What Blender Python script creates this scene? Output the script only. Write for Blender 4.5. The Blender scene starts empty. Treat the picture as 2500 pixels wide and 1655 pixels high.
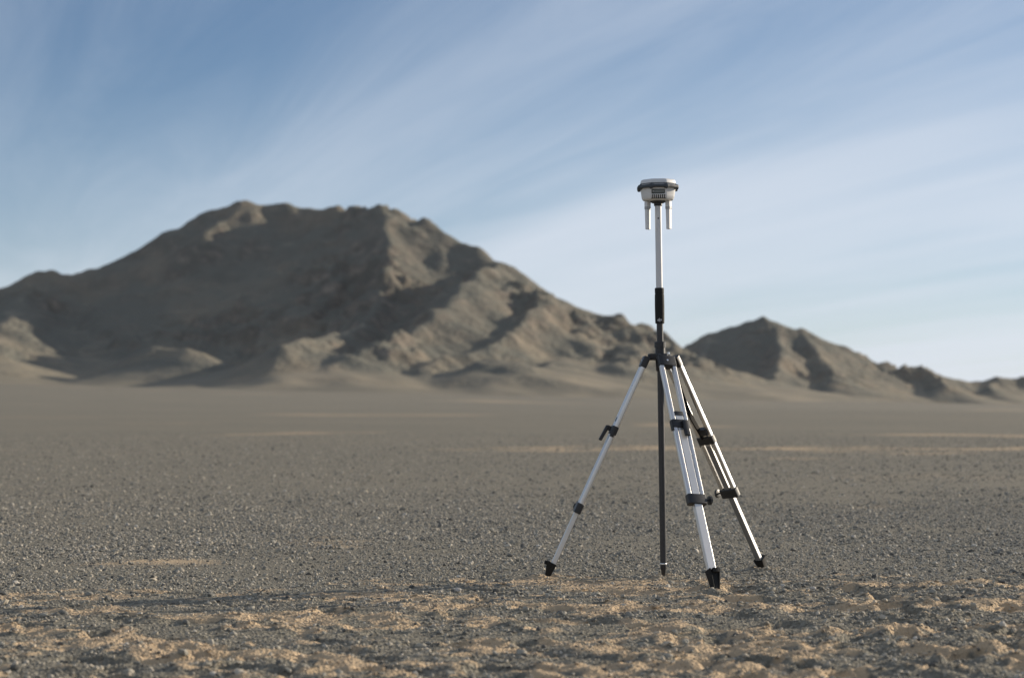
import bpy, math, random
import numpy as np
from mathutils import Vector, Matrix

random.seed(7)
scene = bpy.context.scene
col = scene.collection

# ------------------------------------------------------------------ camera
F = 4320.0            # focal length in photo pixels (2500 wide)
HZ = 985.0            # photo row of the horizon
CH = 0.754            # camera height
PITCH = math.atan((HZ - 827.5) / F)
CAM = Vector((0, 0, CH))
cd = bpy.data.cameras.new('camera')
cam = bpy.data.objects.new('camera', cd)
col.objects.link(cam)
cam.location = CAM
cam.rotation_euler = (math.pi / 2 + PITCH, 0, 0)
cd.sensor_width = 36
cd.lens = F / 2500 * 36
cd.clip_start = 0.05
cd.clip_end = 40000
cd.dof.use_dof = True
cd.dof.focus_distance = 7.75
cd.dof.aperture_fstop = 3.0
scene.camera = cam

# ------------------------------------------------------------------ sky and sun
SUN_AZ = 62.0         # degrees to the right of the view direction (+Y)
SUN_EL = 15.0
w = bpy.data.worlds.new('World')
scene.world = w
w.use_nodes = True
wt = w.node_tree
wt.nodes.clear()


def node(t, kind, **kw):
    n = t.nodes.new(kind)
    for k, v in kw.items():
        setattr(n, k, v)
    return n


def math_node(t, op, a, b=None, clamp=False):
    n = t.nodes.new('ShaderNodeMath')
    n.operation = op
    n.use_clamp = clamp
    for i, v in enumerate((a, b)):
        if v is None:
            continue
        if isinstance(v, (int, float)):
            n.inputs[i].default_value = v
        else:
            t.links.new(v, n.inputs[i])
    return n.outputs[0]


def ramp(t, fac, stops, interp='LINEAR'):
    n = t.nodes.new('ShaderNodeValToRGB')
    n.color_ramp.interpolation = interp
    e = n.color_ramp.elements
    while len(e) < len(stops):
        e.new(0.5)
    for i, (p, c) in enumerate(stops):
        e[i].position = p
        e[i].color = (c, c, c, 1) if isinstance(c, (int, float)) else (*c, 1)
    t.links.new(fac, n.inputs[0])
    return n.outputs[0]


def mixc(t, fac, a, b, blend='MIX'):
    n = t.nodes.new('ShaderNodeMix')
    n.data_type = 'RGBA'
    n.blend_type = blend
    for sock, v in ((n.inputs[0], fac), (n.inputs[6], a), (n.inputs[7], b)):
        if isinstance(v, (int, float)):
            sock.default_value = v
        elif isinstance(v, tuple):
            sock.default_value = (*v, 1) if len(v) == 3 else v
        else:
            t.links.new(v, sock)
    return n.outputs[2]


def noise(t, vec, scale, detail=4, rough=0.5, lac=2.0, dist=0.0):
    n = t.nodes.new('ShaderNodeTexNoise')
    n.inputs['Scale'].default_value = scale
    n.inputs['Detail'].default_value = detail
    n.inputs['Roughness'].default_value = rough
    n.inputs['Lacunarity'].default_value = lac
    n.inputs['Distortion'].default_value = dist
    if vec is not None:
        t.links.new(vec, n.inputs['Vector'])
    return n.outputs[0]


sky = node(wt, 'ShaderNodeTexSky', sky_type='NISHITA')
sky.sun_disc = False
sky.sun_elevation = math.radians(SUN_EL)
sky.sun_rotation = math.radians(SUN_AZ)
sky.altitude = 1400
sky.air_density = 1.0
sky.dust_density = 0.3
sky.ozone_density = 3.5
tc = node(wt, 'ShaderNodeTexCoord')
sep = node(wt, 'ShaderNodeSeparateXYZ')
wt.links.new(tc.outputs['Generated'], sep.inputs[0])
zz = math_node(wt, 'MAXIMUM', math_node(wt, 'ADD', sep.outputs[2], 0.035), 0.02)
pu = math_node(wt, 'DIVIDE', sep.outputs[0], zz)
pv = math_node(wt, 'DIVIDE', sep.outputs[1], zz)
comb = node(wt, 'ShaderNodeCombineXYZ')
wt.links.new(pu, comb.inputs[0])
wt.links.new(pv, comb.inputs[1])
CLOUD_OFF = (4.92, 9.2, 8.0)
STREAK = math.radians(-19)          # azimuth the cirrus streaks run towards
mp = node(wt, 'ShaderNodeMapping', vector_type='POINT')
mp.inputs['Rotation'].default_value = (0, 0, STREAK)
wt.links.new(comb.outputs[0], mp.inputs[0])
mps = node(wt, 'ShaderNodeMapping', vector_type='POINT')
mps.inputs['Scale'].default_value = (1.0, 0.13, 1.0)
mps.inputs['Location'].default_value = CLOUD_OFF
wt.links.new(mp.outputs[0], mps.inputs[0])
broad = noise(wt, mps.outputs[0], 0.75, 3, 0.5, 2.0, 0.4)
fine = noise(wt, mps.outputs[0], 2.6, 8, 0.64, 2.1, 0.8)
cl = math_node(wt, 'ADD', math_node(wt, 'MULTIPLY', broad, 0.74), math_node(wt, 'MULTIPLY', fine, 0.30))
cover = ramp(wt, cl, [(0.36, 0.03), (0.82, 0.54)], 'EASE')
# broad soft sheet of cirrostratus behind the streaks
SHEET_OFF = (4.4, 1.4, 11.0)
mpb = node(wt, 'ShaderNodeMapping', vector_type='POINT')
mpb.inputs['Scale'].default_value = (0.42, 0.11, 1.0)
mpb.inputs['Location'].default_value = SHEET_OFF
wt.links.new(mp.outputs[0], mpb.inputs[0])
sheet = ramp(wt, noise(wt, mpb.outputs[0], 0.8, 4, 0.55, 2.0, 0.3), [(0.38, 0.0), (0.66, 0.62)], 'EASE')
cover = math_node(wt, 'ADD', cover, math_node(wt, 'MULTIPLY', sheet, math_node(wt, 'SUBTRACT', 1.0, cover)), True)
# thin veil thickens towards the horizon, where the line of sight is longest
veil = ramp(wt, sep.outputs[2], [(0.0, 0.85), (0.045, 0.50), (0.09, 0.16), (0.20, 0.02), (0.5, 0.02)], 'EASE')
cover = math_node(wt, 'ADD', cover, math_node(wt, 'MULTIPLY', veil, math_node(wt, 'SUBTRACT', 1.0, cover)), True)
skyc = mixc(wt, cover, sky.outputs[0], (7.7, 8.25, 9.2))
bg = node(wt, 'ShaderNodeBackground')
bg.inputs[1].default_value = 0.078
wt.links.new(skyc, bg.inputs[0])
wo = node(wt, 'ShaderNodeOutputWorld')
wt.links.new(bg.outputs[0], wo.inputs[0])

sd = bpy.data.lights.new('sun', 'SUN')
sd.energy = 5.0
sd.angle = math.radians(0.53)
sd.color = (1.0, 0.87, 0.70)
sun = bpy.data.objects.new('sun', sd)
col.objects.link(sun)
az, el = math.radians(SUN_AZ), math.radians(SUN_EL)
SUNDIR = Vector((math.sin(az) * math.cos(el), math.cos(az) * math.cos(el), math.sin(el)))
sun.rotation_euler = SUNDIR.to_track_quat('Z', 'Y').to_euler()
sun.location = (20, 10, 20)

scene.view_settings.view_transform = 'Standard'
scene.view_settings.look = 'None'
scene.view_settings.gamma = 1.0
scene.view_settings.use_curve_mapping = False
scene.view_settings.exposure = 0.28


# ------------------------------------------------------------------ helpers
def W(px, py, Y):
    """world point at depth Y behind photo pixel (px, py)"""
    cp, sp = math.cos(PITCH), math.sin(PITCH)
    a, b = (px - 1250) / F, (827.5 - py) / F
    d = Vector((a, cp - b * sp, sp + b * cp))
    return CAM + d * (Y / d.y)


def tag(o, label=None, cat=None, group=None, kind=None):
    if label:
        o['label'] = label
    if cat:
        o['category'] = cat
    if group:
        o['group'] = group
    if kind:
        o['kind'] = kind
    return o


def empty(name, loc):
    o = bpy.data.objects.new(name, None)
    o.location = loc
    o.empty_display_size = 0.05
    col.objects.link(o)
    return o


def new_mat(name):
    m = bpy.data.materials.new(name)
    m.use_nodes = True
    t = m.node_tree
    b = t.nodes['Principled BSDF']
    return m, t, b


# vectorised gradient noise
_rng = np.random.RandomState(11)
_perm = np.concatenate([_rng.permutation(512)] * 2)
_ga = _rng.rand(512) * 2 * np.pi
_gx, _gy = np.cos(_ga), np.sin(_ga)


def perlin(x, y):
    xi, yi = np.floor(x).astype(int), np.floor(y).astype(int)
    xf, yf = x - xi, y - yi
    u = xf * xf * xf * (xf * (xf * 6 - 15) + 10)
    v = yf * yf * yf * (yf * (yf * 6 - 15) + 10)

    def g(ix, iy, fx, fy):
        h = _perm[(_perm[ix & 511] + iy) & 511]
        return _gx[h] * fx + _gy[h] * fy
    a = g(xi, yi, xf, yf)
    b = g(xi + 1, yi, xf - 1, yf)
    c = g(xi, yi + 1, xf, yf - 1)
    d = g(xi + 1, yi + 1, xf - 1, yf - 1)
    return (a + u * (b - a)) * (1 - v) + (c + u * (d - c)) * v * 1.0


def fbm(x, y, octv=4, gain=0.5, lac=2.03):
    s, a, n = 0, 1.0, 0
    for i in range(octv):
        s = s + a * perlin(x + 17.3 * i, y - 9.1 * i)
        n += a
        a *= gain
        x, y = x * lac, y * lac
    return s / n * 1.6


def ridged(x, y, octv=4, gain=0.5):
    s, a, n = 0, 1.0, 0
    for i in range(octv):
        s = s + a * (1 - np.abs(perlin(x + 5.7 * i, y + 3.3 * i)) * 2.2)
        n += a
        a *= gain
        x, y = x * 2.07, y * 2.07
    return s / n


def sstep(a, b, x):
    t = np.clip((x - a) / (b - a), 0, 1)
    return t * t * (3 - 2 * t)


def grid_mesh(name, V, nx, ny, attrs=None, smooth=True):
    """V: (nx*ny, 3), row-major with x fastest"""
    i = np.arange(nx * ny).reshape(ny, nx)
    q = np.stack([i[:-1, :-1], i[:-1, 1:], i[1:, 1:], i[1:, :-1]], -1).reshape(-1, 4)
    me = bpy.data.meshes.new(name)
    me.vertices.add(len(V))
    me.vertices.foreach_set('co', np.ascontiguousarray(V, dtype=np.float32).ravel())
    me.loops.add(q.size)
    me.loops.foreach_set('vertex_index', q.ravel().astype(np.int32))
    me.polygons.add(len(q))
    me.polygons.foreach_set('loop_start', np.arange(0, q.size, 4, dtype=np.int32))
    me.polygons.foreach_set('use_smooth', np.full(len(q), smooth))
    for k, a in (attrs or {}).items():
        at = me.attributes.new(k, 'FLOAT', 'POINT')
        at.data.foreach_set('value', np.ascontiguousarray(a, dtype=np.float32))
    me.update()
    return me


# ------------------------------------------------------------------ materials of the land
def ground_material():
    m, t, b = new_mat('desert_ground')
    tcn = node(t, 'ShaderNodeTexCoord')
    P = tcn.outputs['Object']
    at = node(t, 'ShaderNodeAttribute', attribute_name='sand')
    sand = at.outputs['Fac']
    n1 = noise(t, P, 60, 4, 0.7)
    n2 = noise(t, P, 9, 3, 0.6)
    n3 = noise(t, P, 0.05, 5, 0.62)
    vo = node(t, 'ShaderNodeTexVoronoi')
    vo.inputs['Scale'].default_value = 85
    t.links.new(P, vo.inputs['Vector'])
    cellv = ramp(t, vo.outputs['Color'], [(0.0, (0.085, 0.08, 0.066)), (0.5, (0.20, 0.185, 0.146)), (1.0, (0.36, 0.333, 0.27))])
    gcol = mixc(t, ramp(t, n1, [(0.25, 0.25), (0.65, 1.0)]), (0.192, 0.177, 0.14), cellv)
    gcol = mixc(t, ramp(t, n3, [(0.35, 0.0), (0.7, 0.55)]), gcol, (0.275, 0.243, 0.184))
    scol = mixc(t, n1, (0.44, 0.322, 0.20), (0.70, 0.535, 0.345))
    scol = mixc(t, ramp(t, n2, [(0.3, 0.0), (0.8, 0.5)]), scol, (0.27, 0.22, 0.165))
    sm = math_node(t, 'ADD', sand, math_node(t, 'MULTIPLY', math_node(t, 'SUBTRACT', n1, 0.5), 0.5))
    sm = ramp(t, sm, [(0.32, 0.0), (0.56, 1.0)])
    c = mixc(t, sm, gcol, scol)
    t.links.new(c, b.inputs['Base Color'])
    b.inputs['Roughness'].default_value = 0.95
    b.inputs['Specular IOR Level'].default_value = 0.15
    bp = node(t, 'ShaderNodeBump')
    bp.inputs['Strength'].default_value = 0.7
    bp.inputs['Distance'].default_value = 0.014
    t.links.new(math_node(t, 'ADD', n1, math_node(t, 'MULTIPLY', vo.outputs['Distance'], 0.8)), bp.inputs['Height'])
    t.links.new(bp.outputs[0], b.inputs['Normal'])
    return m


def rock_material(name, seed):
    m, t, b = new_mat(name)
    tcn = node(t, 'ShaderNodeTexCoord')
    P = tcn.outputs['Object']
    geo = node(t, 'ShaderNodeNewGeometry')
    sp = node(t, 'ShaderNodeSeparateXYZ')
    t.links.new(geo.outputs['Normal'], sp.inputs[0])
    steep = ramp(t, sp.outputs[2], [(0.70, 1.0), (0.90, 0.0)])
    mpn = node(t, 'ShaderNodeMapping')
    mpn.inputs['Location'].default_value = (seed, seed * 2, 0)
    t.links.new(P, mpn.inputs[0])
    P = mpn.outputs[0]
    n1 = noise(t, P, 0.012, 5, 0.6)
    n2 = noise(t, P, 0.09, 5, 0.65)
    n3 = noise(t, P, 0.5, 3, 0.6)
    scree = mixc(t, n1, (0.168, 0.170, 0.150), (0.250, 0.240, 0.195))
    rock = mixc(t, ramp(t, n2, [(0.32, 0.0), (0.68, 1.0)]), (0.072, 0.066, 0.058), (0.31, 0.268, 0.22))
    c = mixc(t, math_node(t, 'MULTIPLY', steep, ramp(t, n2, [(0.3, 0.25), (0.6, 1.0)])), scree, rock)
    c = mixc(t, ramp(t, n1, [(0.52, 0.0), (0.72, 0.45)]), c, (0.33, 0.27, 0.20))
    # wind-blown sand banked against the lower slopes
    hp = node(t, 'ShaderNodeSeparateXYZ')
    t.links.new(tcn.outputs['Object'], hp.inputs[0])
    lowz = ramp(t, math_node(t, 'DIVIDE', hp.outputs[2], 100.0), [(0.10, 1.0), (0.60, 0.0)])
    c = mixc(t, math_node(t, 'MULTIPLY', lowz, ramp(t, noise(t, P, 0.022, 5, 0.6), [(0.44, 0.0), (0.62, 0.75)])), c, (0.38, 0.315, 0.23))
    c = mixc(t, 0.35, c, ramp(t, n3, [(0.3, 0.06), (0.7, 0.28)]), 'SOFT_LIGHT')
    flat = ramp(t, sp.outputs[2], [(0.93, 0.0), (0.985, 1.0)])
    c = mixc(t, flat, c, mixc(t, ramp(t, n1, [(0.50, 0.0), (0.70, 0.8)]), (0.225, 0.205, 0.160), (0.36, 0.305, 0.225)))
    t.links.new(c, b.inputs['Base Color'])
    b.inputs['Roughness'].default_value = 0.95
    b.inputs['Specular IOR Level'].default_value = 0.1
    bp = node(t, 'ShaderNodeBump')
    bp.inputs['Strength'].default_value = 0.8
    bp.inputs['Distance'].default_value = 6.0
    t.links.new(math_node(t, 'MULTIPLY', n2, math_node(t, 'SUBTRACT', 1.0, flat)), bp.inputs['Height'])
    t.links.new(bp.outputs[0], b.inputs['Normal'])
    return m


M_ground = ground_material()
M_rock = rock_material('mountain_rock', 0.0)
M_rock2 = rock_material('hill_rock', 400.0)


# ------------------------------------------------------------------ ground sheet
def plain_z(x, y):
    """broad shape of the plain: flat around the tripod, tilted down to the right far away"""
    k = sstep(40.0, 650.0, np.hypot(x, y))
    z = -0.0225 * x * k
    z = z + 5.2 * (np.clip(y - 180.0, 0, 1300) / 900.0) ** 1.5     # fans rising to the mountain foot
    far = sstep(40, 200, y)
    z = z + far * (fbm(x * 0.008 + 3, y * 0.004, 3) * 0.35)
    return z + sstep(450, 1000, y) * fbm(x * 0.006 + 1, y * 0.010 + 4, 4, 0.5) * 2.6


TRIPOD = W(1620, 1400, 7.82)


def disturbed(x, y):
    """where feet and wheels have broken the gravel crust and brought up sand"""
    edge = 7.95 + 0.60 * fbm(x * 1.1 + 4, y * 0.8, 4) - 0.75 * sstep(-0.1, -1.4, x) + 0.15 * sstep(0.5, 2.0, x)
    return sstep(0.55, -0.75, y - edge)


def ground_fields(x, y):
    near = sstep(26.0, 12.0, np.hypot(x, y))
    d = disturbed(x, y) * near
    # sand patches, stretched along x
    s1 = fbm(x * 1.15 + 40, y * 2.3 + 3, 4, 0.55)
    s2 = fbm(x * 5.0, y * 8.0 + 9, 3, 0.5)
    patch = s1 * 0.66 + s2 * 0.56
    sand = sstep(-0.10, 0.30, patch) * sstep(0.05, 0.7, d)
    # the strip of trampled sand running past the feet
    strip = np.exp(-((y - (7.52 + 0.10 * np.sin(x * 1.7 + 0.4))) / 0.24) ** 2) * sstep(-0.9, 0.0, x)
    sand = np.maximum(sand, np.clip(strip * (0.42 + 1.2 * s2 + 0.9 * s1), 0, 1) * near)
    strip2 = np.exp(-((y - (6.62 + 0.10 * np.sin(x * 1.3 + 2.0))) / 0.18) ** 2) * sstep(-0.8, -0.1, x) * sstep(2.0, 1.0, x)
    sand = np.maximum(sand, np.clip(strip2 * (0.62 + 1.1 * s2 + 0.7 * s1), 0, 1) * near)
    # pale streaks farther out on the plain
    band = np.exp(-((y - (29.5 + 0.9 * np.sin(x * 0.35))) / 2.8) ** 2) * sstep(-3.5, 0.5, x + 0.9 * fbm(x * .4, y * .2, 2))
    sand = np.maximum(sand, np.clip(band * (0.46 + 0.50 * fbm(x * 0.55 + 3, y * 0.40, 4, 0.6)), 0, 1))
    wash = sstep(0.05, 0.45, fbm(x * 0.10 + 30, y * 0.13 + 5, 4, 0.55)) * sstep(11, 22, y) * sstep(120, 60, y)
    sand = np.maximum(sand, wash * 0.46)
    fb = sstep(0.10, 0.50, fbm(x * 0.016 + 8, y * 0.012, 4, 0.55)) * sstep(30, 70, y) * sstep(420, 200, y)
    fb = np.maximum(fb, sstep(0.02, 0.42, fbm(x * 0.007 + 3, y * 0.0045 + 6, 4, 0.6)) * sstep(150, 400, y))
    sand = np.maximum(sand, fb * 0.42)
    thin = sstep(0.15, 0.6, fbm(x * 0.5 + 70, y * 1.1, 3)) * near * (1 - d)
    sand = np.maximum(sand, thin * (0.38 + 0.16 * sstep(11.0, 8.5, y)))
    # relief
    z = plain_z(x, y)
    z = z + near * (fbm(x * 0.6, y * 0.6 + 20, 3) * 0.010 + fbm(x * 3, y * 3, 2) * 0.0025)
    l1 = fbm(x * 2.3 + 8, y * 3.2, 3, 0.5)
    l2 = fbm(x * 6.0 + 2, y * 7.5 + 31, 3, 0.55)
    lump = np.tanh(l1 * 2.2) * 0.011 + np.tanh(l2 * 2.6) * 0.0145
    pit = 0.006 - 0.040 * sstep(0.20, 0.40, fbm(x * 3.9 + 90, y * 5.4 + 11, 2))
    crumb = fbm(x * 14, y * 16, 3, 0.7) * 0.0100 + (ridged(x * 8 + 3, y * 10, 3, 0.6) - 0.55) * 0.009
    act = 1.0 * d * (0.45 + 0.55 * sstep(0.0, 0.5, sand)) * (0.55 + 0.75 * sstep(7.6, 5.0, y)) * (0.75 + 0.75 * sstep(0.2, 1.6, x))
    z = z + act * (lump + pit + crumb) - 0.010 * near
    # little rims of grit pushed up round the feet and the pole tip
    for fx, fy in ((0.155, 7.80), (0.836, 7.25), (1.165, 8.20), (0.670, 7.82)):
        r = np.hypot(x - fx, y - fy)
        z = z + 0.013 * np.exp(-((r - 0.060) / 0.028) ** 2)
        sand = np.maximum(sand, 0.6 * np.exp(-(r / 0.10) ** 2))
    return z, sand, d


xs = np.concatenate([-np.geomspace(5000, 4.2, 86)[:-1], np.arange(-4.2, 4.2, 0.0145), np.geomspace(4.2, 5000, 86)])
yy = np.concatenate([-np.geomspace(300, 2.0, 14), np.arange(-1.6, 4.3, 0.25), np.arange(4.3, 9.6, 0.0140),
                     np.arange(9.6, 14.0, 0.035), np.geomspace(14.0, 6000, 180)])
NX, NY = len(xs), len(yy)
GX, GY = np.meshgrid(xs, yy)
gx, gy = GX.ravel(), GY.ravel()
gz, gsand, gd = ground_fields(gx, gy)
me = grid_mesh('ground', np.stack([gx, gy, gz], -1), NX, NY, {'sand': gsand})
me.materials.append(M_ground)
ground = bpy.data.objects.new('ground', me)
col.objects.link(ground)
tag(ground, 'wide grey gravel desert plain with patches of tan sand', 'ground', kind='structure')


def ground_at(x, y):
    return float(ground_fields(np.array([x]), np.array([y]))[0][0])


# ------------------------------------------------------------------ mountains
K = 2500 / 2369.0      # ridge points were read off a 2369-wide view


def ridge_field(ridges, X, Y, slope):
    H = np.full(X.shape, -1e3)
    for pts, sl, sharp in ridges:
        sl = sl or slope
        P = [W(x * K, y * K, d) for x, y, d in pts]
        for a, b in zip(P[:-1], P[1:]):
            dx, dy = b.x - a.x, b.y - a.y
            t = np.clip(((X - a.x) * dx + (Y - a.y) * dy) / (dx * dx + dy * dy), 0, 1)
            dist = np.hypot(X - a.x - t * dx, Y - a.y - t * dy)
            z = a.z + t * (b.z - a.z)
            # concave flanks: steep by the crest, easing to the foot
            drop = sl * (np.sqrt(dist * dist + sharp * sharp) - sharp)
            drop = drop * (1.0 - 0.22 * np.clip(dist / 420.0, 0, 1))
            h = z - drop
            # smooth maximum
            k = 5.0
            m = np.maximum(H, h)
            H = m + k * 0.25 * np.clip(1 - np.abs(H - h) / k, 0, None) ** 2
    return H


def mountain(name, label, ridges, x0, x1, y0, y1, step, slope, mat, seed, rough, step_y=None):
    step_y = step_y or step
    xs, ys = np.arange(x0, x1, step), np.arange(y0, y1, step_y)
    X, Y = np.meshgrid(xs, ys)
    X, Y = X.ravel(), Y.ravel()
    # bend the ridge lines a little so that they are not straight
    wx = fbm(X * 0.011 + seed, Y * 0.011, 3) * 9
    wy = fbm(X * 0.011 + seed + 50, Y * 0.011, 3) * 14
    H = ridge_field(ridges, X + wx, Y + wy, slope)
    base = plain_z(X, Y)
    rel = np.clip(H - base, 0, None)
    amp = np.minimum(rel / 22.0, 1.0)
    gul = ridged(X * 0.012 + seed, Y * 0.007 + seed, 4, 0.55) - 0.55
    mid = ridged(X * 0.035 + seed, Y * 0.03, 4, 0.55) - 0.55
    rocky = sstep(0.05, 0.48, fbm(X * 0.006 + seed * 2 + 0.6, Y * 0.006, 3) + (sstep(-190, -60, X) if seed < 50 else 0.5) * 0.30)
    H = H + amp * rough * (gul * 9.0 + mid * (1.0 + 8.5 * rocky) + (ridged(X * 0.075 + seed, Y * 0.07, 3, 0.6) - 0.55) * (0.6 + 5.0 * rocky))
    # crags: small cliffs and broken ledges where the rock is bare
    c1 = sstep(0.02, 0.20, fbm(X * 0.024 + seed * 3, Y * 0.017, 3)) * 8.0
    c2 = sstep(0.02, 0.18, fbm(X * 0.058 + seed, Y * 0.040 + 5, 3)) * 5.0
    H = H + np.minimum(rel / 30.0, 1.0) * rough * (0.04 + 0.72 * rocky) * (c1 + c2 - 5.5)
    # aprons of debris at the foot
    k = 52.0 + 26.0 * fbm(X * 0.008 + seed, Y * 0.008 + 7, 3)
    b2 = base - 0.6
    gap = np.abs(H - b2)
    H = np.maximum(H, b2) + k * 0.25 * np.clip(1 - gap / k, 0, None) ** 2
    H = H + sstep(0.2, 2.0, H - b2) * sstep(30, 4, H - b2) * ridged(X * 0.02 + seed, Y * 0.016, 3) * 0.8
    edge = np.minimum(np.minimum(X - x0, x1 - X), np.minimum(Y - y0, y1 - Y))
    H = np.where(edge < step * 1.5, base - 8, H)
    me = grid_mesh(name, np.stack([X, Y, H], -1), len(xs), len(ys))
    me.materials.append(mat)
    o = bpy.data.objects.new(name, me)
    col.objects.link(o)
    tag(o, label, 'mountain', kind='structure')
    return o


main_ridges = [
    # skyline
    ([(-900, 860, 1500), (-500, 790, 1490), (-200, 715, 1490), (0, 668, 1500), (70, 632, 1520), (110, 630, 1530), (150, 638, 1540),
      (185, 631, 1550), (210, 630, 1555), (300, 600, 1580), (400, 540, 1600), (500, 490, 1620), (570, 467, 1630),
      (610, 480, 1635), (665, 475, 1640), (740, 492, 1640), (780, 480, 1620), (870, 477, 1600), (900, 487, 1590),
      (960, 515, 1580), (1000, 540, 1570), (1100, 580, 1550), (1160, 603, 1530), (1250, 662, 1520), (1300, 690, 1510),
      (1380, 728, 1500), (1450, 738, 1490), (1500, 758, 1500), (1540, 798, 1520), (1600, 840, 1560)], 0.70, 4),
    # summit knob leaning to the viewer
    ([(570, 468, 1630), (540, 500, 1600), (480, 540, 1560)], 0.75, 2),
    # first great spur
    ([(885, 484, 1595), (905, 560, 1510), (895, 648, 1430), (840, 742, 1350), (765, 785, 1265), (700, 784, 1205), (655, 808, 1165), (630, 872, 1140)], 0.80, 2),
    # second spur
    ([(1160, 605, 1530), (1122, 618, 1460), (1065, 655, 1390), (1026, 728, 1310), (905, 790, 1235), (800, 848, 1175), (760, 872, 1150)], 0.66, 2),
    # third spur
    ([(1250, 664, 1520), (1252, 672, 1445), (1242, 716, 1375), (1180, 778, 1300), (1070, 828, 1230), (985, 864, 1185)], 0.80, 2),
    # fourth spur and its foot
    ([(1300, 692, 1510), (1330, 740, 1430), (1345, 800, 1350), (1310, 848, 1280), (1260, 874, 1230)], 0.55, 8),
    ([(1400, 732, 1495), (1440, 785, 1420), (1450, 832, 1340), (1420, 868, 1270)], 0.52, 8),
    ([(1500, 762, 1500), (1540, 815, 1420), (1545, 860, 1340)], 0.6, 3),
    # left shoulder
    ([(60, 660, 1500), (40, 705, 1430), (-5, 755, 1350), (-80, 820, 1270), (-140, 875, 1200)], 0.62, 5),
    # low knolls along the foot
    ([(360, 812, 1262), (435, 812, 1258)], 0.85, 3),
    ([(770, 838, 1180), (815, 850, 1170)], 0.60, 2),
    ([(1140, 850, 1190), (1185, 858, 1185)], 0.55, 2),
]
mountain('mountain', 'broad dark rocky mountain with sharp spurs behind the plain', main_ridges,
         -1150, 330, 1040, 1960, 3.2, 0.62, M_rock, 13.0, 1.0)

right_ridges = [
    ([(1380, 862, 2230), (1500, 838, 2260), (1580, 813, 2300), (1600, 806, 2300), (1650, 772, 2310), (1700, 756, 2310),
      (1740, 744, 2310), (1770, 738, 2300), (1800, 752, 2300), (1830, 768, 2300), (1850, 764, 2300), (1900, 790, 2300),
      (1950, 802, 2310), (2000, 830, 2320), (2050, 840, 2320), (2090, 849, 2310), (2130, 848, 2300), (2160, 865, 2300),
      (2200, 881, 2310), (2260, 887, 2330), (2300, 877, 2340), (2369, 876, 2350), (2450, 868, 2360), (2600, 862, 2380),
      (2800, 885, 2400), (3000, 905, 2400)], 0.60, 3),
    ([(1795, 750, 2300), (1812, 800, 2190), (1802, 850, 2090), (1775, 898, 1990)], 0.85, 2),
    ([(1850, 766, 2300), (1900, 830, 2180), (1930, 880, 2080)], 0.62, 2),
    ([(1650, 775, 2310), (1620, 830, 2200), (1560, 872, 2100)], 0.60, 3),
    ([(2130, 850, 2300), (2175, 882, 2230), (2180, 905, 2160)], 0.66, 2),
    ([(2300, 879, 2340), (2290, 905, 2250)], 0.6, 2),
    ([(2000, 832, 2320), (2030, 870, 2240), (2020, 905, 2160)], 0.55, 3),
]
mountain('hill', 'smaller jagged hill beyond the tripod on the right', right_ridges,
         180, 1150, 1860, 2640, 3.6, 0.60, M_rock2, 131.0, 0.9)

# ------------------------------------------------------------------ thin haze over the plain
hm = bpy.data.materials.new('thin_haze')
hm.use_nodes = True
ht = hm.node_tree
ht.nodes.clear()
hv = node(ht, 'ShaderNodeVolumePrincipled')
hv.inputs['Color'].default_value = (0.93, 0.96, 1.0, 1)
hv.inputs['Density'].default_value = 0.7e-5
hv.inputs['Anisotropy'].default_value = 0.3
ho = node(ht, 'ShaderNodeOutputMaterial')
ht.links.new(hv.outputs[0], ho.inputs['Volume'])
hx0, hx1, hy0, hy1, hz0, hz1 = -5200, 5200, -500, 6300, -140, 235
me = bpy.data.meshes.new('haze')
me.from_pydata([(x, y, z) for z in (hz0, hz1) for y in (hy0, hy1) for x in (hx0, hx1)], [],
               [(0, 2, 3, 1), (4, 5, 7, 6), (0, 1, 5, 4), (2, 6, 7, 3), (0, 4, 6, 2), (1, 3, 7, 5)])
me.materials.append(hm)
haze = bpy.data.objects.new('haze', me)
col.objects.link(haze)
tag(haze, 'thin pale haze in the air over the desert plain', 'haze', kind='stuff')

# ------------------------------------------------------------------ gravel (nobody could count it)
rg = np.random.RandomState(5)


def scatter(n, y0, y1, half0):
    """points spread evenly over the wedge of ground in and around the view"""
    t = rg.rand(n)
    y = np.sqrt(y0 * y0 + t * (y1 * y1 - y0 * y0))
    x = (rg.rand(n) * 2 - 1) * (half0 + 0.31 * y)
    return x, y


px1, py1 = scatter(430000, 4.4, 17.0, 1.1)
px2, py2 = scatter(220000, 8.0, 52.0, 1.1)
size1 = np.clip(np.exp(rg.randn(len(px1)) * 0.50) * 0.0035, 0.0016, 0.017)
size2 = np.clip(np.exp(rg.randn(len(px2)) * 0.45) * 0.0058, 0.0030, 0.020)
gxp, gyp, sz = np.concatenate([px1, px2]), np.concatenate([py1, py2]), np.concatenate([size1, size2])
hz, sn, dd = ground_fields(gxp, gyp)
tint = np.zeros(len(gxp))
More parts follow.
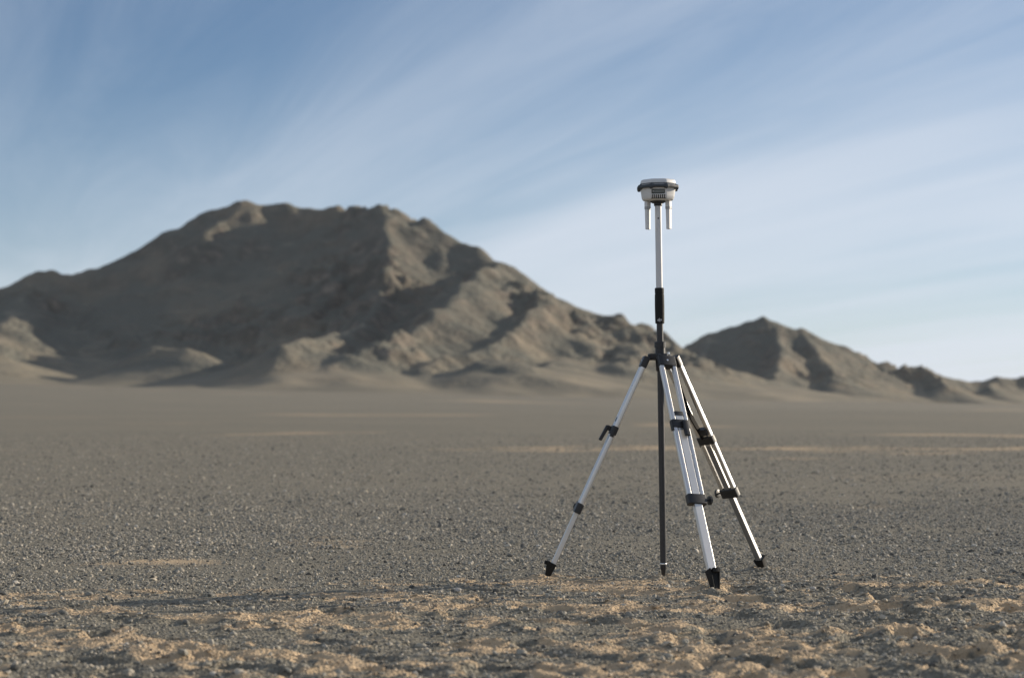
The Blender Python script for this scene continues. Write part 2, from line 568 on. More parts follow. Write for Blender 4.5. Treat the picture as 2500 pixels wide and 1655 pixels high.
# crumbs of sand crust lie where the sand is broken up
keep = rg.rand(len(gxp)) < np.clip(1.0 - 0.84 * sstep(0.25, 0.75, sn), 0.12, 1)
fade = np.concatenate([sstep(17.0, 9.0, py1), sstep(8.0, 15.0, py2) * (0.25 + 0.75 * sstep(44.0, 18.0, py2)) * sstep(52.0, 34.0, py2)])
bare = sstep(0.02, 0.42, fbm(gxp * 0.55 + 12, gyp * 0.9 + 2, 4, 0.55))
keep &= rg.rand(len(gxp)) < fade * (1 - 0.70 * bare)
gxp, gyp, sz, hz, sn, tint = gxp[keep], gyp[keep], sz[keep], hz[keep], sn[keep], tint[keep]
cx, cy = scatter(125000, 4.4, 9.0, 1.1)
cz, cs, cdd = ground_fields(cx, cy)
ck = rg.rand(len(cx)) < np.clip((cs - 0.3) * 1.2, 0, 0.6) * (cdd > 0.03)
cx, cy, cz, cs = cx[ck], cy[ck], cz[ck], cs[ck]
csz = np.clip(np.exp(rg.randn(len(cx)) * 0.50) * 0.0030, 0.0015, 0.011)
gxp, gyp, hz, sz = np.concatenate([gxp, cx]), np.concatenate([gyp, cy]), np.concatenate([hz, cz]), np.concatenate([sz, csz])
tint = np.concatenate([tint, np.ones(len(cx))])
me = bpy.data.meshes.new('gravel')
me.vertices.add(len(gxp))
me.vertices.foreach_set('co', np.stack([gxp, gyp, hz + sz * 0.22], -1).astype(np.float32).ravel())
for nm, arr in (('psize', sz), ('tone', rg.rand(len(gxp))), ('tint', tint)):
    me.attributes.new(nm, 'FLOAT', 'POINT').data.foreach_set('value', arr.astype(np.float32))
me.attributes.new('vid', 'INT', 'POINT').data.foreach_set('value', rg.randint(0, 5, len(gxp)).astype(np.int32))
rot = np.stack([rg.randn(len(gxp)) * 0.35, rg.randn(len(gxp)) * 0.35, rg.rand(len(gxp)) * 6.283], -1)
me.attributes.new('prot', 'FLOAT_VECTOR', 'POINT').data.foreach_set('vector', rot.astype(np.float32).ravel())
gravel = bpy.data.objects.new('gravel', me)
col.objects.link(gravel)
tag(gravel, 'loose grey gravel strewn over the desert floor', 'gravel', kind='stuff')

M_peb, t, b = new_mat('gravel_stone')
at = node(t, 'ShaderNodeAttribute', attribute_type='INSTANCER', attribute_name='tone')
c = ramp(t, at.outputs['Fac'], [(0.0, (0.085, 0.083, 0.076)), (0.30, (0.225, 0.213, 0.180)), (0.62, (0.34, 0.315, 0.258)),
                                (0.88, (0.43, 0.375, 0.29)), (0.98, (0.48, 0.435, 0.36)), (1.0, (0.58, 0.54, 0.47))])
at2 = node(t, 'ShaderNodeAttribute', attribute_type='INSTANCER', attribute_name='tint')
c2 = ramp(t, at.outputs['Fac'], [(0.0, (0.28, 0.22, 0.155)), (0.5, (0.40, 0.32, 0.225)), (1.0, (0.56, 0.46, 0.335))])
t.links.new(mixc(t, at2.outputs['Fac'], c, c2), b.inputs['Base Color'])
b.inputs['Roughness'].default_value = 0.75
b.inputs['Specular IOR Level'].default_value = 0.3

ng = bpy.data.node_groups.new('gravel_scatter', 'GeometryNodeTree')
ng.interface.new_socket('Geometry', in_out='INPUT', socket_type='NodeSocketGeometry')
ng.interface.new_socket('Geometry', in_out='OUTPUT', socket_type='NodeSocketGeometry')
gi, go = ng.nodes.new('NodeGroupInput'), ng.nodes.new('NodeGroupOutput')
g2i = ng.nodes.new('GeometryNodeGeometryToInstance')
for k in range(5):
    ico = ng.nodes.new('GeometryNodeMeshIcoSphere')
    ico.inputs['Radius'].default_value = 1.0
    ico.inputs['Subdivisions'].default_value = 2 if k < 2 else 1
    nz = ng.nodes.new('ShaderNodeTexNoise')
    nz.noise_dimensions = '4D'
    nz.inputs['Scale'].default_value = 0.9
    nz.inputs['W'].default_value = k * 3.7
    sub = ng.nodes.new('ShaderNodeVectorMath')
    sub.operation = 'SUBTRACT'
    sub.inputs[1].default_value = (0.5, 0.5, 0.5)
    ng.links.new(nz.outputs['Color'], sub.inputs[0])
    scl = ng.nodes.new('ShaderNodeVectorMath')
    scl.operation = 'SCALE'
    scl.inputs['Scale'].default_value = 1.7
    ng.links.new(sub.outputs[0], scl.inputs[0])
    sp_ = ng.nodes.new('GeometryNodeSetPosition')
    ng.links.new(ico.outputs[0], sp_.inputs['Geometry'])
    ng.links.new(scl.outputs[0], sp_.inputs['Offset'])
    tr = ng.nodes.new('GeometryNodeTransform')
    tr.inputs['Scale'].default_value = [(1.25, 0.85, 0.6), (1.0, 0.9, 0.75), (1.35, 0.8, 0.55), (0.95, 1.0, 0.8), (1.1, 0.75, 0.7)][k]
    ng.links.new(sp_.outputs[0], tr.inputs[0])
    sm_ = ng.nodes.new('GeometryNodeSetMaterial')
    sm_.inputs['Material'].default_value = M_peb
    ng.links.new(tr.outputs[0], sm_.inputs[0])
    ng.links.new(sm_.outputs[0], g2i.inputs[0])


def named(nm, ty):
    n = ng.nodes.new('GeometryNodeInputNamedAttribute')
    n.data_type = ty
    n.inputs['Name'].default_value = nm
    return n.outputs[0]


iop = ng.nodes.new('GeometryNodeInstanceOnPoints')
ng.links.new(gi.outputs[0], iop.inputs['Points'])
ng.links.new(g2i.outputs[0], iop.inputs['Instance'])
iop.inputs['Pick Instance'].default_value = True
ng.links.new(named('vid', 'INT'), iop.inputs['Instance Index'])
e2r = ng.nodes.new('FunctionNodeEulerToRotation')
ng.links.new(named('prot', 'FLOAT_VECTOR'), e2r.inputs[0])
ng.links.new(e2r.outputs[0], iop.inputs['Rotation'])
ng.links.new(named('psize', 'FLOAT'), iop.inputs['Scale'])
ng.links.new(iop.outputs[0], go.inputs[0])
md = gravel.modifiers.new('scatter', 'NODES')
md.node_group = ng
me.materials.append(M_peb)


# ------------------------------------------------------------------ mesh builder for made things
class MB:
    def __init__(self):
        self.v, self.f = [], []

    def add(self, vs, fs):
        n = len(self.v)
        self.v += [Vector(p) for p in vs]
        self.f += [[n + i for i in q] for q in fs]
        return self

    def loft(self, rings, cap0=True, cap1=True):
        n = len(rings[0])
        vs = [p for r in rings for p in r]
        fs = []
        for k in range(len(rings) - 1):
            for i in range(n):
                j = (i + 1) % n
                fs.append([k * n + i, k * n + j, (k + 1) * n + j, (k + 1) * n + i])
        if cap0:
            fs.append(list(range(n))[::-1])
        if cap1:
            fs.append([(len(rings) - 1) * n + i for i in range(n)])
        return self.add(vs, fs)

    def build(self, name, mat, parent, angle=25):
        o0 = parent_world(parent)
        me = bpy.data.meshes.new(name)
        me.from_pydata([p - o0 for p in self.v], [], self.f)
        me.polygons.foreach_set('use_smooth', [True] * len(me.polygons))
        me.update()
        import bmesh
        bm = bmesh.new()
        bm.from_mesh(me)
        bmesh.ops.recalc_face_normals(bm, faces=bm.faces)
        bm.to_mesh(me)
        bm.free()
        me.set_sharp_from_angle(angle=math.radians(angle))
        me.materials.append(mat)
        o = bpy.data.objects.new(name, me)
        o.parent = parent
        col.objects.link(o)
        return o


def parent_world(p):
    v = Vector((0, 0, 0))
    while p:
        v += p.location
        p = p.parent
    return v


def rrect(w, h, r, seg=3):
    """rounded rectangle outline, centred"""
    pts = []
    r = min(r, w / 2 - 1e-5, h / 2 - 1e-5)
    for cx, cy, a0 in ((w / 2 - r, h / 2 - r, 0), (-w / 2 + r, h / 2 - r, 90), (-w / 2 + r, -h / 2 + r, 180), (w / 2 - r, -h / 2 + r, 270)):
        for k in range(seg + 1):
            a = math.radians(a0 + 90 * k / seg)
            pts.append((cx + r * math.cos(a), cy + r * math.sin(a)))
    return pts


class Frame:
    """origin, a = along, u = sideways, n = outward"""
    def __init__(self, o, a, u, n):
        self.o, self.a, self.u, self.n = Vector(o), Vector(a), Vector(u), Vector(n)

    def p(self, s, u, n):
        return self.o + self.a * s + self.u * u + self.n * n

    def bar(self, mb, s0, s1, w, h, cu=0, cn=0, r=0.002, seg=3, end=(1, 1), du=0, dn=0, ch=0.0):
        """rounded bar along a; end scales the far section"""
        pr = rrect(w, h, r, seg)
        rings = []
        L = [(s0, 0), (s1, 1)]
        if ch:
            L = [(s0, 0, ch), (s0 + ch, 0, 0), (s1 - ch, 1, 0), (s1, 1, ch)]
        for it in L:
            s, k = it[0], it[1]
            inset = it[2] if len(it) > 2 else 0
            fu = (1 + (end[0] - 1) * k) * (1 - 2 * inset / w)
            fn = (1 + (end[1] - 1) * k) * (1 - 2 * inset / h)
            rings.append([self.p(s, cu + du * k + x * fu, cn + dn * k + y * fn) for x, y in pr])
        mb.loft(rings)
        return mb


def cyl(mb, p0, p1, prof, seg=28):
    """lathe: prof = [(t, r), ...] with t from 0 (p0) to 1 (p1)"""
    p0, p1 = Vector(p0), Vector(p1)
    d = (p1 - p0).normalized()
    e = d.orthogonal().normalized()
    g = d.cross(e)
    rings = []
    for tt, r in prof:
        c = p0.lerp(p1, tt)
        rings.append([c + (e * math.cos(2 * math.pi * i / seg) + g * math.sin(2 * math.pi * i / seg)) * r for i in range(seg)])
    return mb.loft(rings)


# ------------------------------------------------------------------ made materials
def simple(name, colr, rough, metal=0.0, spec=0.5, var=0.08, scale=30, bump=0.0, aniso=None):
    m, t, b = new_mat(name)
    tcn = node(t, 'ShaderNodeTexCoord')
    P = tcn.outputs['Object']
    if aniso:
        mpn = node(t, 'ShaderNodeMapping')
        mpn.inputs['Scale'].default_value = aniso
        t.links.new(P, mpn.inputs[0])
        P = mpn.outputs[0]
    n1 = noise(t, P, scale, 5, 0.65)
    lo = tuple(c * (1 - var) for c in colr)
    hi = tuple(min(1, c * (1 + var)) for c in colr)
    t.links.new(mixc(t, ramp(t, n1, [(0.3, 0.0), (0.7, 1.0)]), lo, hi), b.inputs['Base Color'])
    t.links.new(ramp(t, n1, [(0.2, max(0.02, rough - 0.08)), (0.8, min(1, rough + 0.08))]), b.inputs['Roughness'])
    b.inputs['Metallic'].default_value = metal
    b.inputs['Specular IOR Level'].default_value = spec
    if bump:
        bp = node(t, 'ShaderNodeBump')
        bp.inputs['Strength'].default_value = bump
        bp.inputs['Distance'].default_value = 0.001
        t.links.new(n1, bp.inputs['Height'])
        t.links.new(bp.outputs[0], b.inputs['Normal'])
    return m


M_alu = simple('brushed_aluminium', (0.64, 0.635, 0.625), 0.30, 0.92, 0.5, 0.03, 6)
M_alu2 = simple('satin_aluminium', (0.64, 0.635, 0.62), 0.42, 0.86, 0.5, 0.04, 6)
M_black = simple('black_plastic', (0.018, 0.019, 0.021), 0.45, 0, 0.5, 0.3, 60, 0.2)
M_rubber = simple('black_rubber', (0.014, 0.014, 0.013), 0.75, 0, 0.3, 0.3, 90, 0.3)
M_tubegrey = simple('pale_grey_tube', (0.60, 0.60, 0.60), 0.42, 0.1, 0.5, 0.04, 20)
M_carbon = simple('dark_tube', (0.030, 0.030, 0.032), 0.40, 0, 0.5, 0.25, 80)
M_white = simple('white_shell', (0.66, 0.665, 0.66), 0.42, 0, 0.5, 0.03, 30)
M_bumper = simple('grey_rubber_bumper', (0.055, 0.063, 0.072), 0.62, 0, 0.4, 0.12, 80, 0.2)
M_panel = simple('dark_panel', (0.055, 0.065, 0.062), 0.35, 0, 0.5, 0.1, 60)
M_screen = simple('label_panel', (0.17, 0.19, 0.19), 0.3, 0, 0.5, 0.15, 200)
M_inner_shade = simple('grey_inner_shade', (0.18, 0.175, 0.165), 0.55, 0, 0.3, 0.12, 20)  # dark grey that paints shade onto the legs' inner faces
M_metal = simple('bright_metal', (0.8, 0.8, 0.8), 0.25, 1.0, 0.5, 0.05, 60)
M_strap = simple('woven_strap', (0.012, 0.011, 0.010), 0.85, 0, 0.2, 0.4, 400, 0.4)
M_print = simple('white_print', (0.72, 0.72, 0.72), 0.6, 0, 0.4, 0.02, 30)

# ------------------------------------------------------------------ range pole
DP = 7.82
foot = W(1620, 1400, DP)
foot.z = ground_at(foot.x, foot.y)
top = W(1606.5, 487, DP)


def pole_at(py):
    """point on the pole axis at photo row py"""
    z = W(1610, py, DP).z
    return foot.lerp(top, (z - foot.z) / (top.z - foot.z))


pole = empty('range_pole', foot)
tag(pole, 'slender surveying pole, pale grey above and black below, planted between the tripod legs', 'pole')
PR = 0.0146
mb = MB()
cyl(mb, pole_at(703), pole_at(487), [(0, PR), (1, PR)], 32)
up = mb.build('upper_tube', M_tubegrey, pole)
mb = MB()
cyl(mb, pole_at(790), pole_at(703), [(0, 0.0185), (0.01, 0.0200), (0.10, 0.0206), (0.5, 0.0213), (0.80, 0.0208), (0.825, 0.0200), (0.83, 0.0186),
                                      (0.84, 0.0186), (0.845, 0.0203), (0.97, 0.0205), (1.0, 0.0190)], 36)
grip = mb.build('grip', M_rubber, pole)
mb = MB()
cyl(mb, pole_at(1374), pole_at(790), [(0, PR * 0.98), (1, PR)], 32)
mb.build('lower_tube', M_carbon, pole)
mb = MB()
cyl(mb, pole_at(1377), pole_at(1374), [(0, 0.0150), (0.3, 0.0156), (0.7, 0.0156), (1, 0.0150)], 32)
mb.build('metal_ring', M_metal, pole)
mb = MB()
cyl(mb, foot + Vector((0, 0, -0.012)), pole_at(1377), [(0, 0.0015), (0.28, 0.0058), (0.30, 0.0075), (0.72, 0.0120), (0.8, 0.0138), (1, 0.0138)], 28)
mb.build('spike', M_black, pole)
# locking hole in the upper tube
ax = (top - foot).normalized()
tow = Vector((-foot.x, -foot.y, 0)).normalized()
c0 = pole_at(534) + tow * (PR - 0.002)
mb = MB()
cyl(mb, c0, c0 + tow * 0.0024, [(0, 0.0036), (1, 0.0036)], 18)
mb.build('locking_hole', M_black, up)
# small printed mark on the grip: three slanted strokes with bowls
side = Vector((-tow.y, tow.x, 0))
lc = pole_at(781.5)
mb = MB()


def stroke(pts, hw=0.0011):
    rad = 0.0212
    P = []
    for x, y in pts:
        a = x / rad
        P.append((x, y))
    for (x0, y0), (x1, y1) in zip(P[:-1], P[1:]):
        dx, dy = x1 - x0, y1 - y0
        L = math.hypot(dx, dy)
        ox, oy = -dy / L * hw, dx / L * hw
        q = []
        for k in (0, 1):
            for (x, y) in ((x0 + ox, y0 + oy), (x0 - ox, y0 - oy), (x1 - ox, y1 - oy), (x1 + ox, y1 + oy)):
                a = x / rad
                r = rad + 0.0002 - 0.0006 * k
                q.append(lc + side * (-math.sin(a) * r) * -1 + tow * (math.cos(a) * r) + ax * y)
        mb.add(q, [[0, 1, 2, 3], [4, 7, 6, 5], [0, 4, 5, 1], [1, 5, 6, 2], [2, 6, 7, 3], [3, 7, 4, 0]])


stroke([(-0.0016, 0.0075), (-0.0028, -0.0035), (-0.0088, -0.0035), (-0.0082, 0.0018), (-0.0024, 0.0018)])
stroke([(0.0026, 0.0042), (0.0010, -0.0066), (-0.0016, -0.0066)])
stroke([(0.0084, 0.0024), (0.0074, -0.0036)])
stroke([(0.0046, 0.0020), (0.0084, 0.0024)])
mb.build('printed_mark', M_print, grip)

# ------------------------------------------------------------------ receiver on top of the pole
RC = pole_at(458.5)                  # centre of the bumper ring
rec = empty('positioning_receiver', pole_at(487))
tag(rec, 'white octagonal satellite positioning receiver with grey bumper on top of the pole', 'receiver')
U = ax                               # receiver up, follows the lean of the pole
Rt = Vector((1, 0, 0)) - U * U.x
Rt.normalize()
Fw = U.cross(Rt) * 1.0               # away from the camera
FACE = math.radians(-92.0)           # direction the front facet looks


def octo(R, z, rnd=0.16, sub=3, rot=FACE):
    """rounded octagon ring at height z, R = across-flats radius"""
    cr = R / math.cos(math.pi / 8)
    C = [Vector((cr * math.cos(rot + math.pi / 8 + k * math.pi / 4), cr * math.sin(rot + math.pi / 8 + k * math.pi / 4))) for k in range(8)]
    out = []
    for k in range(8):
        p, c, n = C[k - 1], C[k], C[(k + 1) % 8]
        a, b_ = c.lerp(p, rnd), c.lerp(n, rnd)
        for s in range(sub + 1):
            tt = s / sub
            q = a * (1 - tt) ** 2 + c * 2 * tt * (1 - tt) + b_ * tt ** 2
            out.append(RC + Rt * q.x + Fw * q.y + U * z)
    return out


mb = MB()
mb.loft([octo(.0765, .004), octo(.0775, .0125), octo(.0768, .0235), octo(.0745, .0292), octo(.069, .0325), octo(.050, .0345), octo(.02, .0352)])
lid = mb.build('upper_shell', M_white, rec, 28)
mb = MB()
mb.loft([octo(.078, .0130), octo(.0800, .0138), octo(.0800, .0118), octo(.078, .0110)])
mb.build('seam_strip', M_bumper, lid)
# bumper ring: round-edged band, swollen at the eight corners
mb = MB()
rings = []
NB = 96
sect = [(0.0770, -.0065), (0.0850, -.0080), (0.0915, -.0066), (0.0938, -.0016), (0.0930, .0035), (0.0890, .0066), (0.0800, .0078), (0.0765, .0066)]
for i in range(NB):
    a = FACE + 2 * math.pi * i / NB
    ph = ((a - FACE) % (math.pi / 4)) - math.pi / 8          # 0 at a corner
    flat = math.cos(math.pi / 8) / max(math.cos(abs(abs(ph) - math.pi / 8)), 0.9)
    bul = math.exp(-(ph / 0.085) ** 2)
    rr = 0.45 + 0.55 * (1.0 / math.cos(min(abs(abs(ph) - math.pi / 8), math.pi / 8)))
    ring = []
    for r, z in sect:
        R = r * rr * 0.985 + bul * 0.0015
        zz_ = z * (1 + 0.62 * bul) - 0.002 * bul
        ring.append(RC + (Rt * math.cos(a) + Fw * math.sin(a)) * R + U * zz_)
    rings.append(ring)
rings.append(rings[0])
mb.loft(rings, False, False)
mb.build('bumper', M_bumper, rec, 50)
mb = MB()
low = [(.0770, -.004), (.0765, -.012), (.0745, -.024), (.0722, -.040), (.0700, -.050), (.0655, -.0560), (.050, -.0600), (.02, -.0605)]
mb.loft([octo(r, z, 0.2) for r, z in low])
lower = mb.build('lower_shell', M_white, rec, 28)
mb = MB()
cyl(mb, RC - U * .0600, RC - U * .0690, [(0, .034), (0.5, .034), (1, .026)], 28)
mb.build('base_collar', M_black, rec)
mb = MB()
cyl(mb, RC - U * .0685, RC - U * .082, [(0, .0185), (0.8, .0185), (1, .0165)], 28)
mb.build('threaded_socket', M_black, rec)


def ap(z):
    zs = [q[1] for q in low][::-1]
    rs = [q[0] for q in low][::-1]
    return float(np.interp(z, zs, rs))


fdir = Rt * math.cos(FACE) + Fw * math.sin(FACE)
sdir = U.cross(fdir) * 1.0
if sdir.x < 0:
    sdir = -sdir


def facet_plate(mb, u0, u1, z0, z1, off0, off1, r=0.002):
    """plate standing on the front facet between heights z0 > z1"""
    w_, h_ = u1 - u0, z0 - z1
    for_r = []
    for off in (off0, off1):
        for_r.append([RC + sdir * ((u0 + u1) / 2 + x) + U * ((z0 + z1) / 2 + y) + fdir * (ap((z0 + z1) / 2 + y) + off) for x, y in rrect(w_, h_, r)])
    mb.loft(for_r)
    return mb


pan = facet_plate(MB(), -.0315, .0270, -.0150, -.0345, -.004, .0012, .003).build('display_panel', M_panel, rec)
facet_plate(MB(), -.0215, .0230, -.0190, -.0300, .0008, .0018, .002).build('display_window', M_screen, pan)
facet_plate(MB(), -.0255, -.0232, -.0215, -.0275, .0008, .0019, .0008).build('button', M_white, pan)
vent = facet_plate(MB(), -.0325, .0310, -.0385, -.0555, -.004, .0030, .001).build('vent_recess', M_black, rec)
for k in range(8):
    u = -.0305 + k * .0084
    facet_plate(MB(), u - .0016, u + .0016, -.0372, -.0535, -.002, .0052, .0012).build('vent_fin', M_white, vent)


def antenna(x, d, wa, wb, turn):
    """blade hung under the body; wa faces right-front, wb faces left-front"""
    c = RC + Rt * x - Fw * d
    n1 = (Rt * math.cos(math.radians(turn)) + Fw * math.sin(math.radians(turn)))
    n2 = (Rt * math.cos(math.radians(turn - 90)) + Fw * math.sin(math.radians(turn - 90)))
    fr = Frame(c, -U, n2, n1)           # width along u is the face seen along n1
    z0 = .058
    mb = MB()
    fr.bar(mb, z0 + .010, .186, wa, wb, r=.0012, end=(0.93, 0.85), ch=.0015)
    a_ = mb.build('antenna', M_white, rec)
    mb = MB()
    fr.bar(mb, z0 + .004, z0 + .038, wa + .0022, wb + .0022, r=.0025, ch=.0012)
    mb.build('antenna_base', M_white, a_)
    for k in range(3):
        mb = MB()
        fr.bar(mb, z0 + .0285 + k * .0042, z0 + .0300 + k * .0042, wa + .0030, wb + .0030, r=.0025)
        mb.build('antenna_rib', M_bumper, a_)
    mb = MB()
    cyl(mb, fr.p(.050, 0, 0), fr.p(z0 + .006, 0, 0), [(0, .006), (1, .006)], 16)
    mb.build('hinge', M_black, a_)


antenna(-.0470, .004, .0280, .0125, -40)
antenna(.0450, .012, .0205, .0195, -33)

# ------------------------------------------------------------------ tripod
tri = empty('tripod', Vector((foot.x, foot.y, foot.z)))
tag(tri, 'aluminium surveying tripod with black clamps and pointed black feet on the gravel', 'tripod')


def hub_p(py):
    return pole_at(py)


mb = MB()
cyl(mb, hub_p(849), hub_p(834), [(0, .0222), (0.04, .0255), (0.9, .0258), (1, .0235)], 14)
mb.build('clamp_collar', M_black, tri, 20)
mb = MB()
cyl(mb, hub_p(866), hub_p(848), [(0, .026), (0.15, .0225), (1, .0222)], 28)
mb.build('neck', M_black, tri)
# hub body: three-lobed plate
FEET = {'front': ((1748, 1443), 7.25), 'left': ((1336, 1408), 7.80), 'rear': ((1864, 1390), 8.20)}
hubc = hub_p(872)
azs = {}
for k, ((fx, fy), d) in FEET.items():
    p = W(fx, fy, d)
    azs[k] = math.atan2(p.y - hubc.y, p.x - hubc.x)
mb = MB()
rings = []
for z, sc in ((.0155, .90), (.012, 1.0), (-.008, 1.0), (-.013, .92)):
    ring = []
    for i in range(72):
        a = 2 * math.pi * i / 72
        r = .030
        for aa in azs.values():
            dlt = (a - aa + math.pi) % (2 * math.pi) - math.pi
            r = max(r, .030 + .026 * math.exp(-(dlt / .50) ** 4))
        ring.append(hubc + Vector((math.cos(a) * r * sc, math.sin(a) * r * sc, z)))
    rings.append(ring)
mb.loft(rings)
hub = mb.build('hub', M_black, tri)
mb = MB()
cyl(mb, hub_p(906), hub_p(876), [(0, .017), (0.1, .0195), (1, .022)], 28)
mb.build('lower_sleeve', M_black, tri)
# bright bolt on the hub top
bp_ = hubc + Vector((.034, -.018, .0135))
mb = MB()
cyl(mb, bp_, bp_ + Vector((0, 0, .009)), [(0, .0065), (0.8, .0065), (1, .005)], 14)
mb.build('bolt', M_metal, tri)

RW, RD = .0190, .0215          # rail section
RS = .0300                     # half spacing of the rails


def leg(which, fr_mid, fr_low, fr_foot, lever_side, knob_side, twist=0, rad=.062, bw=.0345):
    (fx, fy), d = FEET[which]
    tip = W(fx, fy, d)
    a_ = azs[which]
    h = Vector((math.cos(a_), math.sin(a_), 0))
    T = hubc + h * rad + Vector((0, 0, -.004))
    ax_ = (tip - T)
    L = ax_.length
    ax_.normalize()
    u = Vector((-math.sin(a_), math.cos(a_), 0))
    n = u.cross(ax_)
    if n.dot(h) < 0:
        n = -n
    rt = Matrix.Rotation(math.radians(-twist), 3, ax_)
    n = rt @ n
    u = (ax_.cross(n)).normalized()
    f = Frame(T, ax_, u, n)
    sm, sl, sf = L * fr_mid, L * fr_low, L * fr_foot
    # the leg itself is its inner bar; everything else rides on it
    mb = MB()
    f.bar(mb, sm - .045, sf + .012, bw, .0200, r=.0020, seg=2)
    lg = mb.build('leg', M_alu2, tri, 15)
    tag(lg)
    for s in (-1, 1):
        mb = MB()
        f.bar(mb, .040, sl + .006, RW, RD, cu=s * RS, r=.0045, seg=4)
        mb.build('rail', M_alu, lg, 12)
    # added plate whose dark colour stands in for shade on the bar's inner face
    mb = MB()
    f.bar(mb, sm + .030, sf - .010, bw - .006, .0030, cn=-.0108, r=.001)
    mb.build('inner_shade_plate', M_inner_shade, lg)
    # top bracket
    mb = MB()
    f.bar(mb, -.006, .046, .0820, .0280, r=.005, ch=.003, dn=0.0)
    f.bar(mb, .0465, .058, .0170, .0200, cu=RS, r=.004)
    f.bar(mb, .0465, .058, .0170, .0200, cu=-RS, r=.004)
    mb.build('bracket', M_black, lg)
    mb = MB()
    cyl(mb, f.p(.020, .002, .0125), f.p(.020, .002, .0160), [(0, .0050), (0.7, .0050), (1, .0040)], 12)
    mb.build('screw', M_metal, lg)
    # slider above the quick clamp
    mb = MB()
    f.bar(mb, sm - .058, sm - .038, .0400, .0225, r=.002)
    mb.build('slider', M_black, lg)
    # quick clamp with its lever
    mb = MB()
    f.bar(mb, sm - .018, sm + .022, .0840, .0290, r=.006, ch=.003)
    f.bar(mb, sm - .014, sm + .032, .0050, .0180, cu=-.0440 * lever_side, cn=.002, r=.002)
    mb.build('quick_clamp', M_black, lg)
    mb = MB()
    c = Frame(f.p(sm - .008, .012 * lever_side, .0145), ax_, u, n)
    c.bar(mb, 0, .074, .0260, .0170, r=.004, cn=.016 if which == 'left' else .007, dn=.006 if which == 'left' else .002, end=(.92, .85), ch=.002)
    mb.build('lever', M_black, lg)
    if which == 'left':
        mb = MB()
        f.bar(mb, sm - .010, sm + .012, .0220, .0240, cu=.012 * lever_side, cn=.0200, r=.003)
        mb.build('lever_hinge', M_black, lg)
    # lower clamp and its screw knob
    mb = MB()
    f.bar(mb, sl - .022, sl + .024, .0880, .0310, r=.007, ch=.003)
    mb.build('lower_clamp', M_black, lg)
    mb = MB()
    k = knob_side
    cyl(mb, f.p(sl, .042 * k, 0), f.p(sl, .060 * k, 0), [(0, .0040), (1, .0040)], 12)
    cyl(mb, f.p(sl, .0595 * k, 0), f.p(sl, .0720 * k, 0), [(0, .013), (0.12, .0195), (0.85, .0195), (1, .016)], 12)
    mb.build('knob', M_black, lg, 25)
    # foot: tapering shoe, open channel in front, step tab outwards
    mb = MB()
    fl = L - sf
    f.bar(mb, sf - .006, L + .012, .0410, .0340, cn=.004, r=.003, end=(.46, .60), dn=-.004)
    for s in (-1, 1):
        f.bar(mb, sf - .008, L - .004, .0055, .0440, cu=s * .0222, cn=.008, r=.002, end=(1, .50), du=-s * .0105, dn=-.007)
    shoe = mb.build('foot', M_rubber, lg)
    mb = MB()
    f.bar(mb, sf - .006, sf + .010, .0300, .0180, cn=.030, r=.003, dn=.001, end=(.9, .6))
    mb.build('step_tab', M_rubber, shoe)
    return f, sm, sl


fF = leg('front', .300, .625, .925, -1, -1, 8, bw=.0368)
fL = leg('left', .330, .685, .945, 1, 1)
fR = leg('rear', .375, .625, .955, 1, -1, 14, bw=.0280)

# carrying strap hanging from the hub down to the rear leg
pts = [((1646, 896), 7.80), ((1652, 925), 7.82), ((1664, 962), 7.86), ((1678, 998), 7.90), ((1694, 1030), 7.94), ((1709, 1056), 7.97), ((1716, 1070), 7.985)]
P = [W(x, y, d) for (x, y), d in pts]
fine_p = []
for i in range(len(P) - 1):
    a, b_ = P[i], P[i + 1]
    pa, pb = P[max(i - 1, 0)], P[min(i + 2, len(P) - 1)]
    for k in range(6):
        tt = k / 6
        fine_p.append(0.5 * ((2 * a) + (-pa + b_) * tt + (2 * pa - 5 * a + 4 * b_ - pb) * tt ** 2 + (-pa + 3 * a - 3 * b_ + pb) * tt ** 3))
fine_p.append(P[-1])
rings = []
for i, p in enumerate(fine_p):
    d = (fine_p[min(i + 1, len(fine_p) - 1)] - fine_p[max(i - 1, 0)]).normalized()
    tw = math.radians(20 + 55 * i / len(fine_p))
    wv = d.cross(Vector((math.sin(tw), -math.cos(tw), 0))).normalized()
    nv = wv.cross(d)
    hw = .0115
    rings.append([p + wv * x * hw + nv * y * .0035 for x, y in ((-1, -1), (1, -1), (1, 1), (-1, 1))])
mb = MB()
mb.loft(rings)
mb.build('strap', M_strap, tri)
mb = MB()
f, sm, sl = fR
f.bar(mb, sm - .060, sm - .030, .040, .014, cu=.012, cn=-.014, r=.004)
mb.build('strap_buckle', M_black, tri)

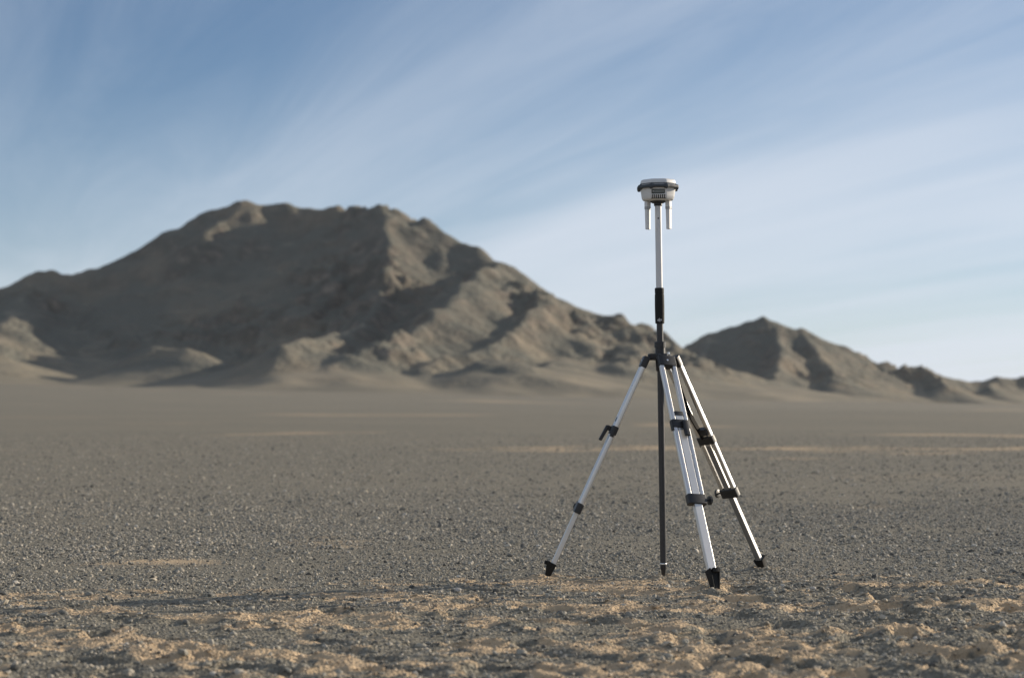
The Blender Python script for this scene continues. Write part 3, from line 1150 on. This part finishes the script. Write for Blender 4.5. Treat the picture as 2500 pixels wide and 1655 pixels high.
# ------------------------------------------------------------------ single stones one can pick out
M_stone, t, b = new_mat('pale_stone')
tcn = node(t, 'ShaderNodeTexCoord')
n1 = noise(t, tcn.outputs['Object'], 90, 4, 0.6)
t.links.new(mixc(t, n1, (0.30, 0.27, 0.23), (0.55, 0.51, 0.45)), b.inputs['Base Color'])
b.inputs['Roughness'].default_value = 0.85
M_stone2, t, b = new_mat('dark_stone')
tcn = node(t, 'ShaderNodeTexCoord')
n1 = noise(t, tcn.outputs['Object'], 90, 4, 0.6)
t.links.new(mixc(t, n1, (0.06, 0.058, 0.055), (0.14, 0.13, 0.12)), b.inputs['Base Color'])
b.inputs['Roughness'].default_value = 0.85


def stone(px, py, size, mat, label, seed):
    import bmesh
    d = F * CH / (py - HZ)
    p = W(px, py, d)
    z = ground_at(p.x, p.y)
    bm = bmesh.new()
    bmesh.ops.create_icosphere(bm, subdivisions=2, radius=1)
    r = random.Random(seed)
    ph = [r.uniform(0, 6) for _ in range(6)]
    sq = (r.uniform(.9, 1.3), r.uniform(.8, 1.1), r.uniform(.6, .95))
    for v in bm.verts:
        c = v.co
        k = 1 + .22 * math.sin(2.3 * c.x + ph[0]) * math.cos(2.1 * c.y + ph[1]) + .16 * math.sin(3.7 * c.z + ph[2] + 2 * c.x) + r.uniform(-.07, .07)
        v.co = Vector((c.x * sq[0], c.y * sq[1], c.z * sq[2])) * k * size
    me = bpy.data.meshes.new('stone')
    bm.to_mesh(me)
    bm.free()
    me.materials.append(mat)
    o = bpy.data.objects.new('stone', me)
    o.location = (p.x, p.y, z + size * .35)
    o.rotation_euler = (r.uniform(-.3, .3), r.uniform(-.3, .3), r.uniform(0, 6))
    col.objects.link(o)
    tag(o, label, 'stone', 'loose stones on the desert floor')


stone(1116, 1434, .0150, M_stone, 'pale stone on the sand left of the left tripod foot', 1)
stone(1984, 1431, .0120, M_stone, 'small whitish stone on the sand right of the tripod', 2)
stone(1912, 1426, .0105, M_stone, 'whitish pebble just right of the rear tripod foot', 3)
stone(2466, 1412, .0135, M_stone2, 'dark stone at the right edge on flat gravel', 4)
stone(312, 1278, .0140, M_stone, 'pale stone lying alone on the far gravel at left', 5)

scene.render.resolution_x = 1024
scene.render.resolution_y = 677
